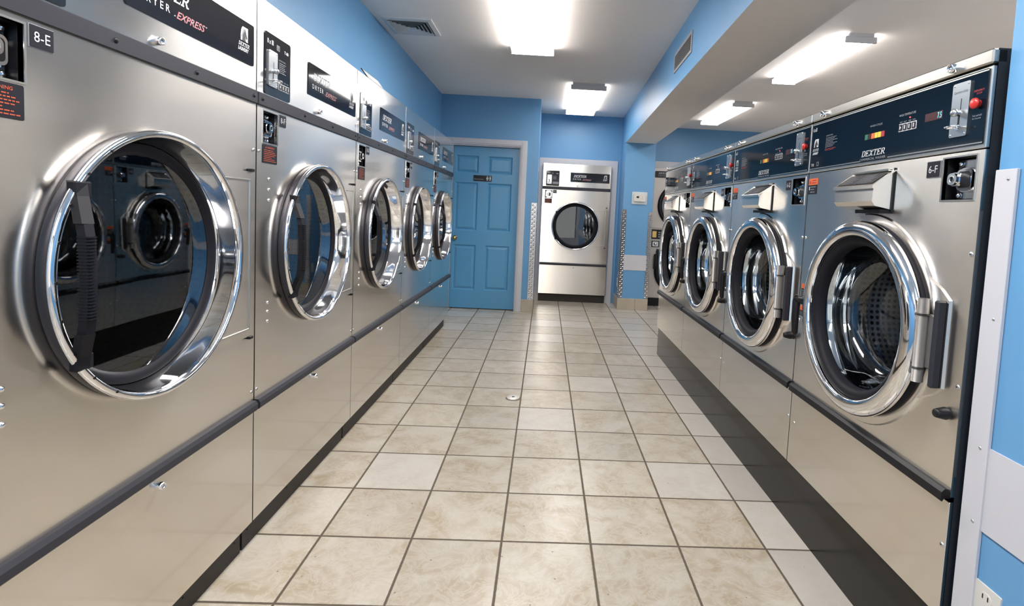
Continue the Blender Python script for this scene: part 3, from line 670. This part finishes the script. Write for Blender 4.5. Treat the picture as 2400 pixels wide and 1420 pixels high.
    MB().revolve([(.83, .115), (.4, .113), (0, .112)], CX_, CZ_, 'tinted_glass', 64).build('door_glass', t)
    hx, hy = .555, -.23
    h = MB(); pts = [(.66, -.09, 3.75), (.64, -.12, 3.66), (hx + .01, hy + .02, 3.50), (hx, hy, 3.42), (hx, hy - .01, 3.17), (hx, hy, 2.92), (hx + .01, hy + .02, 2.84), (.64, -.12, 2.68), (.66, -.09, 2.59)]
    for i in range(len(pts) - 1):      # flat section bar
        a, b = Vector(pts[i]), Vector(pts[i + 1]); w1 = .028 if 2 <= i <= 5 else .04; 
        h.add([(a.x - w1, a.y, a.z), (a.x + w1 * .6, a.y - .02, a.z), (a.x + w1 * .6, a.y + .05, a.z), (a.x - w1, a.y + .05, a.z), (b.x - w1, b.y, b.z), (b.x + w1 * .6, b.y - .02, b.z), (b.x + w1 * .6, b.y + .05, b.z), (b.x - w1, b.y + .05, b.z)],
              [(0, 1, 5, 4), (1, 2, 6, 5), (2, 3, 7, 6), (3, 0, 4, 7), (0, 1, 2, 3), (4, 5, 6, 7)], 'rubber')
    for z in (3.70, 2.64): h.box(.59, .72, -.115, -.06, z - .05, z + .05, 'rubber', .01)
    h = recalc(h.build('door_handle', t)); m = MB()
    for i in range(26):
        z = 2.93 + i * .0195; m.box(hx - .031, hx + .021, hy - .022, hy + .053, z, z + .009, 'black')
    m.build('grip_ribs', h)
    drum(t, CX_, CZ_, .86, .93, .14, depth - .05, 'drum_dark')
    return t
left_names = ['8-E', '8-F', '8-G', '8-H', '8-I']
left_labels = ['stainless dryer numbered 8-E, nearest on the left and cut by the frame edge', 'stainless dryer numbered 8-F, second from the camera in the left row',
               'stainless dryer 8-G, third in the left row, with a small board leaning on top', 'stainless dryer 8-H, fourth and last but one in the left row', 'stainless dryer 8-I at the far end of the left row, next to the blue door']
LXF = -3.581; Y0 = -4.326
proto = dryer('8-E', label=left_labels[0], loc=(LXF, Y0, 0), rz=pi / 2)
def relabel(root, txt, u0, u1, z0, z1):
    for c in kids(root):
        if c.name.startswith('number_label'):
            w_ = u1 - u0; k = MB().text(txt, u0 + w_ * .16, u1 - w_ * .16, z0 + (z1 - z0) * .26, z1 - (z1 - z0) * .26, -.0105, 'print_white').build('lettering', c)
            old = [q for q in kids(c) if q is not k and q.name.startswith('lettering')]
            for q in old: bpy.data.objects.remove(q)
bpy.context.view_layer.update()
for i in range(1, 5):
    o = copy_tree(proto); o.location = Vector((LXF, Y0 + DW * i, 0)) * T; o['label'] = left_labels[i]; relabel(o, left_names[i], .445, .59, 4.48, 4.60)
o = copy_tree(proto); o.location = Vector((-.86, 15.10, 0)) * T; o.rotation_euler = (0, 0, 0)
o['label'] = 'stainless dryer built into the white surround of the back wall, facing the camera'; relabel(o, '8-J', .445, .59, 4.48, 4.60)
for q in list(o.children_recursive):       # this one is set through the wall: shallow cabinet and drum
    if q.name.startswith('cabinet') or q.name.startswith('drum'):
        q.data = q.data.copy()
        for v in q.data.vertices: v.co.y = min(v.co.y, .155 * T)

# board on top of dryer 8-G
t = thing('notice_board', 'small black framed notice leaning on top of dryer 8-G by the blue wall', 'sign', (LXF - .015, 2.235, 5.682), pi / 2)
b = MB().box(-.42, .42, 0, .012, 0, .20, 'black').build('frame', t, None, (radians(-37), 0, 0))
MB().box(-.395, .395, -.003, 0, .02, .18, 'paper').build('notice', t, None, (radians(-37), 0, 0))

# ------------------------------------------------------------------ washers
WW = 2.618
def washer(name_txt, label, loc, rz):
    W = WW; t = thing('washing_machine', label, 'washer', loc, rz, 'front loading washers'); g = .010; CX_, CZ_ = 1.309, 2.823; HR = .80; D = 2.4; B = .75; H = 5.02
    m = MB(); m.add([(g, .03, B), (W - g, .03, B), (W - g, .03, H), (g, .03, H), (g, D, B), (W - g, D, B), (W - g, D, H), (g, D, H)], [(1, 2, 6, 5), (0, 4, 7, 3), (2, 3, 7, 6), (4, 5, 6, 7), (0, 1, 5, 4)], 'dark_side'); m.build('cabinet', t)
    m = MB(); m.box(g, W - g, 0, .03, 1.70, 1.86, 'steel'); m.holed(g, W - g, 1.86, 3.86, 0, CX_, CZ_, HR, 'steel')
    for x in (g, W - g): m.add([(x, 0, 1.86), (x, .03, 1.86), (x, .03, 3.86), (x, 0, 3.86)], [(0, 1, 2, 3)], 'steel_edge')
    u0, u1, z0, z1 = 2.215, 2.54, 3.945, 4.27
    m.box(g, u0, 0, .03, 3.86, 4.305, 'steel'); m.box(u1, W - g, 0, .03, 3.86, 4.305, 'steel'); m.box(u0, u1, 0, .03, 3.86, z0, 'steel'); m.box(u0, u1, 0, .03, z1, 4.305, 'steel')
    m.build('front_panel', t)
    MB().box(g, W - g, 0, .03, B + .005, 1.66, 'steel_lower', .004).build('lower_panel', t)
    MB().xprism([(.02, 1.75), (-.03, 1.755), (-.055, 1.73), (-.06, 1.665), (-.045, 1.655), (-.03, 1.68), (.02, 1.68)], .03, W - .03, 'black').build('grip_strip', t)
    c = MB().box(g, W - g, -.015, .10, 4.915, H, 'rail_steel', .012).build('top_rail', t)
    keylock(c, .30, 4.965, -.015, .034); keylock(c, 2.25, 4.965, -.015, .034)
    MB().box(g, W - g, -.004, .03, 4.315, 4.90, 'steel_edge', .006).build('control_frame', t)
    P_ = MB().plate(.035, W - .035, 4.345, 4.885, -.012, -.004, 'panel_navy', .01).build('control_panel', t); y = -.0135
    m = MB()
    m.box(.035, 1.06, -.0135, -.012, 4.352, 4.362, 'steel_edge'); m.box(1.50, W - .035, -.0135, -.012, 4.352, 4.362, 'steel_edge')
    m.box(.035, W - .035, -.0135, -.012, 4.868, 4.878, 'steel_edge')
    m.text('6 x', .055, .105, 4.79, 4.835, y, 'print_white', bold=.02); m.plate(.115, .14, 4.79, 4.835, y - .001, y, 'print_grey', .006)
    e_ = horse(MB(), .095, 4.605, .10, .095, y); e_.wordmark(.07, .215, 4.56, 4.59, y, 'print_white'); e_.text('LAUNDRY', .075, .205, 4.52, 4.55, y, 'print_white', .25, .04); e_.build('emblem', P_)
    m.text('T-900', .055, .125, 4.385, 4.42, y, 'print_white'); m.plate(.185, .235, 4.385, 4.43, y - .001, y, 'print_grey'); m.plate(.19, .23, 4.39, 4.425, y - .002, y, 'label_black')
    m.text('INSTRUCTIONS', .36, .50, 4.70, 4.715, y, 'print_grey'); m.lines(.38, .60, 4.575, 4.69, 7, y, 'print_grey', .3); m.box(.365, .368, y - .001, y, 4.565, 4.69, 'print_grey')
    m.quad([(.35, y, 4.545), (.37, y, 4.545), (.36, y, 4.562)], 'print_red'); m.lines(.375, .60, 4.54, 4.565, 2, y, 'print_red', .35)
    m.text('WASH CYCLE', 1.19, 1.38, 4.675, 4.693, y, 'print_grey'); m.text('WASH TEMPERATURE', 1.62, 1.84, 4.70, 4.72, y, 'print_grey')
    for i, s in enumerate(('START', 'HOT', 'WARM', 'COLD')): m.text(s, 1.635 + i * .056, 1.675 + i * .056, 4.643, 4.655, y, 'print_grey')
    m.wordmark(1.08, 1.47, 4.395, 4.455, y, 'print_white'); m.text('COMMERCIAL WASHER', 1.06, 1.47, 4.357, 4.38, y, 'print_grey')
    m.text('EMERGENCY', 2.465, 2.56, 4.735, 4.75, y, 'print_red'); m.text('STOP', 2.49, 2.54, 4.715, 4.728, y, 'print_red')
    m.text('Push and hold', 2.47, 2.555, 4.553, 4.568, y, 'print_grey'); m.text('for 3 seconds', 2.47, 2.55, 4.533, 4.547, y, 'print_grey')
    m.build('lettering', P_)
    for i, cm in enumerate(('green', 'dim_red', 'sticker_orange', 'yellow', 'yellow', 'maroon')):
        MB().plate(1.12 + i * .052, 1.166 + i * .052, 4.56, 4.612, -.016, -.012, cm, .003).build('indicator', P_)
    buttons(P_, 1.63, 1.86, 4.565, 4.635, -.012)
    MB().cyl(1.77, 4.675, -.017, -.012, .006, 'red_led', 10).build('indicator_light', P_)
    q = MB().plate(1.96, 2.16, 4.60, 4.665, -.0135, -.012, 'dim_red').build('display', P_); MB().text('7.5', 2.105, 2.15, 4.61, 4.655, -.0145, 'cyan_led').build('digits', q)
    coin_plate(P_, 2.265, 2.44, 4.425, 4.835, -.012, True)
    MB().revolve([(.028, 0), (.028, -.018), (.036, -.02), (.041, -.03), (.038, -.04), (.02, -.046), (0, -.047)], 2.515, 4.645, 'red_button', 28, cy=-.012).build('stop_button', P_)
    lock(t, u0, u1, z0, z1); number_label(t, 2.035, 2.18, 4.135, 4.26, name_txt)
    # stickers
    s1 = MB().plate(.02, .225, 4.17, 4.245, -.004, 0, 'sticker_orange').plate(.02, .215, 4.06, 4.17, -.004, 0, 'label_black').build('warning_sticker', t)
    m = MB().text('WARNING', .10, .20, 4.212, 4.228, -.0055, 'maroon', bold=.02); m.lines(.09, .215, 4.18, 4.205, 1, -.0055, 'maroon', .5); m.quad([(.035, -.0055, 4.185), (.075, -.0055, 4.185), (.055, -.0055, 4.23)], 'maroon')
    m.lines(.075, .21, 4.07, 4.16, 3, -.0055, 'print_grey', .3); m.plate(.04, .055, 4.11, 4.15, -.006, -.0045, 'print_white'); m.build('lettering', s1)
    for k, (a, bt) in enumerate(((2.985, 2.79), (2.72, 2.60))):
        s1 = MB().plate(.045, .215, a - .055, a, -.004, 0, 'sticker_orange').plate(.045, .215, bt, a - .055, -.004, 0, 'label_black').build('warning_sticker', t)
        m = MB().text('WARNING', .105, .195, a - .025, a - .01, -.0055, 'maroon', bold=.02); m.lines(.06, .20, bt + .01, a - .065, 5 if k == 0 else 3, -.0055, 'print_grey', .35); m.build('lettering', s1)
    # soap dispenser
    a, b = .965, 1.61
    ds = MB().xprism([(0, 4.22), (-.185, 4.065), (-.19, 3.94), (-.16, 3.90), (0, 3.87)], a, b, 'steel').build('soap_dispenser', t)
    MB().xprism([(0, 4.235), (-.205, 4.085), (-.205, 4.055), (-.195, 4.055), (-.19, 4.07), (0, 4.222)], a - .015, b + .015, 'steel').build('dispenser_lid', ds)
    m = MB(); n_ = Vector((0, -.155, .205)).normalized()   # label lying on the sloping lid
    P = lambda u, s, o: (u, -.205 * s - .0035 * .6 * o, 4.235 - .15 * s + .0035 * .8 * o)
    m.quad([P(a + .03, .9, 1), (b - .03, *P(0, .9, 1)[1:]), (b - .03, *P(0, .2, 1)[1:]), (a + .03, *P(0, .2, 1)[1:])], 'strip_black')
    for i in range(7):
        s = .3 + i * .085; L_ = random.uniform(.15, .25)
        for q0 in (a + .06, a + .36): m.quad([P(q0, s, 2), P(q0 + L_ * .8, s, 2), P(q0 + L_ * .8, s + .02, 2), P(q0, s + .02, 2)], 'print_grey')
    m.quad([P(a + .325, .9, 2), P(a + .332, .9, 2), P(a + .332, .2, 2), P(a + .325, .2, 2)], 'print_grey'); m.build('label', ds)
    MB().box(a + .02, b - .02, -.05, -.008, 4.225, 4.245, 'steel_edge', .004).build('lid_hinge', ds)
    MB().box(a + .24, b - .005, -.10, 0, 3.835, 3.87, 'black').box(b, b + .012, -.012, 0, 3.85, 4.25, 'black').build('dispenser_slot', t)
    # door
    fl = MB(); n = 72; pts = []
    for i in range(n):
        A = 2 * pi * i / n; r = 1.0; x, z = r * cos(A), r * sin(A)
        if abs(z) < .40 and x > 0: x = 1.12
        elif abs(z) < .47 and x > 0: x = 1.02
        pts.append((CX_ + x, CZ_ + z))
    k = n; vs = [(x, -.018, z) for x, z in pts] + [(CX_ + .80 * cos(2 * pi * i / n), -.018, CZ_ + .80 * sin(2 * pi * i / n)) for i in range(n)] + [(CX_ + (x - CX_) * 1.012, 0, CZ_ + (z - CZ_) * 1.012) for x, z in pts]
    fl.add(vs, [(i, (i + 1) % n, k + (i + 1) % n, k + i) for i in range(n)] + [(i, (i + 1) % n, 2 * k + (i + 1) % n, 2 * k + i) for i in range(n)], 'steel'); recalc(fl.build('door_flange', t))
    MB().revolve([(.93, -.019), (.93, -.05), (.84, -.055)], CX_, CZ_, 'rubber', 96).build('door_gasket', t)
    ring = [(.86, -.05), (.905, -.052), (.932, -.065), (.942, -.09), (.938, -.115), (.922, -.14), (.895, -.16), (.86, -.172), (.825, -.172), (.80, -.162), (.79, -.145), (.785, -.12), (.782, -.08)]
    MB().revolve(ring, CX_, CZ_, 'chrome', 128).build('door_ring', t)
    MB().revolve([(.785, -.10), (.765, -.11), (.72, -.095), (.70, -.06), (.694, .01)], CX_, CZ_, 'rubber', 96).build('door_seal', t)
    MB().revolve([(.692, .0), (.685, .05), (.66, .22), (.60, .32), (.48, .36), (0, .38)], CX_, CZ_, 'clear_glass', 72).build('door_glass', t)
    MB().revolve([(.80, .02), (.74, .10), (.735, .16), (.76, .19), (.75, .24), (.725, .27), (.725, .33), (.76, .36), (.80, .40)], CX_, CZ_, 'chrome', 96).build('drum_mouth', t)
    drum(t, CX_, CZ_, .78, .90, .42, 1.9, 'drum_perforated')
    # hinge
    hz0, hz1 = 2.49, 3.16; hu = 2.285
    hg = MB().box(hu + .075, hu + .125, -.085, -.01, hz0 - .02, hz1 - .0, 'strip_black', .012).build('hinge', t)
    m = MB(); m.tube([(hu, -.11, hz0), (hu, -.11, hz1)], .045, 'hinge_grey', 16); m.box(hu, hu + .09, -.09, -.05, hz0 + .12, hz1 - .12, 'hinge_grey', .01); m.build('hinge_barrel', hg)
    m = MB()
    for z in (hz0 + .11, hz1 - .13): m.tube([(hu, -.11, z), (hu, -.11, z + .012)], .050, 'black', 16)
    m.build('hinge_joint', hg)
    # handle
    h = MB(); h.tube([(.46, -.10, 2.83), (.38, -.15, 2.83), (.30, -.17, 2.83)], [.05, .045, .042], 'black', 14)
    h.tube([(.30, -.17, 2.875), (.295, -.175, 2.80), (.295, -.175, 2.6), (.30, -.17, 2.44), (.305, -.165, 2.41)], [.03, .045, .04, .036, .02], 'black', 14)
    h.box(.40, .47, -.16, -.06, 2.77, 2.89, 'black', .012); h.build('door_handle', t)
    MB().revolve([(.042, 0), (.05, -.02), (.036, -.085), (.03, -.10), (0, -.103)], 2.50, 2.31, 'black', 20).build('release_knob', t)
    for u, z in ((2.575, 3.54), (2.575, 2.54), (2.575, 1.31), (.045, 3.54), (.045, 2.54), (.12, 1.28)): screw(t, u, z, .02)
    return t
RXF = 2.469; WY = [-.568, 2.05, 4.668, 7.286]; wn_ = ['6-F', '6-G', '6-H', '6-I']
wl = ['stainless washer numbered 6-F, nearest on the right beside the blue wall end', 'stainless washer numbered 6-G, second from the camera in the right row',
      'stainless washer 6-H, third in the right row, its dark panel mirroring blue', 'stainless washer 6-I at the far end of the right row, before the blue pillar']
wp = washer('6-F', wl[0], (RXF, WY[0], 0), -pi / 2)
bpy.context.view_layer.update()
for i in range(1, 4):
    o = copy_tree(wp); o.location = Vector((RXF, WY[i], 0)) * T; o['label'] = wl[i]; relabel(o, wn_[i], 2.035, 2.18, 4.135, 4.26)
tag(MB().box(2.51, 4.8, -3.186, 7.286, 0, .75, 'plinth').build('machine_plinth'), 'glossy black plinth on the floor under the row of washers', 'plinth')

# ------------------------------------------------------------------ stacked machine behind the pillar
t = thing('stacked_washer_dryer', 'pale stacked dryer and washer half hidden between the blue pillar and last washer', 'washer', (3.70, 15.05, 0)); W = 2.32
MB().box(0, W, .02, .20, .35, 5.70, 'cream').box(.03, W - .03, .08, .20, 0, .35, 'black').build('cabinet', t)
MB().box(0, W, 0, .02, 3.25, 5.25, 'cream', .006).build('dryer_front', t); MB().box(0, W, 0, .02, .36, 2.75, 'cream', .006).build('washer_front', t)
p = MB().plate(.03, W - .05, 5.32, 5.58, -.01, .02, 'label_black', .01).build('name_panel', t)
MB().wordmark(.16, .62, 5.46, 5.53, -.012, 'print_white').text('DRYER', .16, .46, 5.37, 5.42, -.012, 'print_grey').build('lettering', p)
p = MB().plate(.02, W - .05, 2.80, 3.19, -.01, .02, 'label_black', .01).build('control_panel', t)
MB().plate(.05, .22, 2.86, 3.12, -.02, -.01, 'brass', .01).build('coin_slot_plate', p)
m = MB()
for i in range(3):
    for j in range(3): m.plate(.30 + i * .1, .37 + i * .1, 2.87 + j * .09, 2.92 + j * .09, -.013, -.01, 'print_grey')
m.build('push_button', p)
p = MB().plate(.04, .36, 2.46, 2.72, -.008, 0, 'label_black', .01).build('lock', t); MB().dome(.2, 2.59, -.008, .07, .05, 'silver', 20).plate(.08, .32, 2.49, 2.69, -.012, -.008, 'silver', .03).build('lock_barrel', p)
MB().revolve([(.96, 0), (.96, -.06), (.90, -.10), (.80, -.09), (.78, 0)], 1.16, 4.2, 'black', 72).build('dryer_door_ring', t)
MB().revolve([(.79, -.03), (0, -.03)], 1.16, 4.2, 'tinted_glass', 48).build('dryer_door_glass', t)
MB().revolve([(.95, 0), (.95, -.07), (.86, -.12), (.74, -.10), (.72, 0)], 1.16, 1.5, 'black', 72).build('washer_door_ring', t)
MB().revolve([(.73, -.03), (0, -.03)], 1.16, 1.5, 'tinted_glass', 48).build('washer_door_glass', t)
MB().box(.16, .24, -.14, -.06, 1.55, 2.17, 'black', .015).box(.16, .45, -.14, -.06, 2.10, 2.18, 'black', .015).build('door_handle', t)
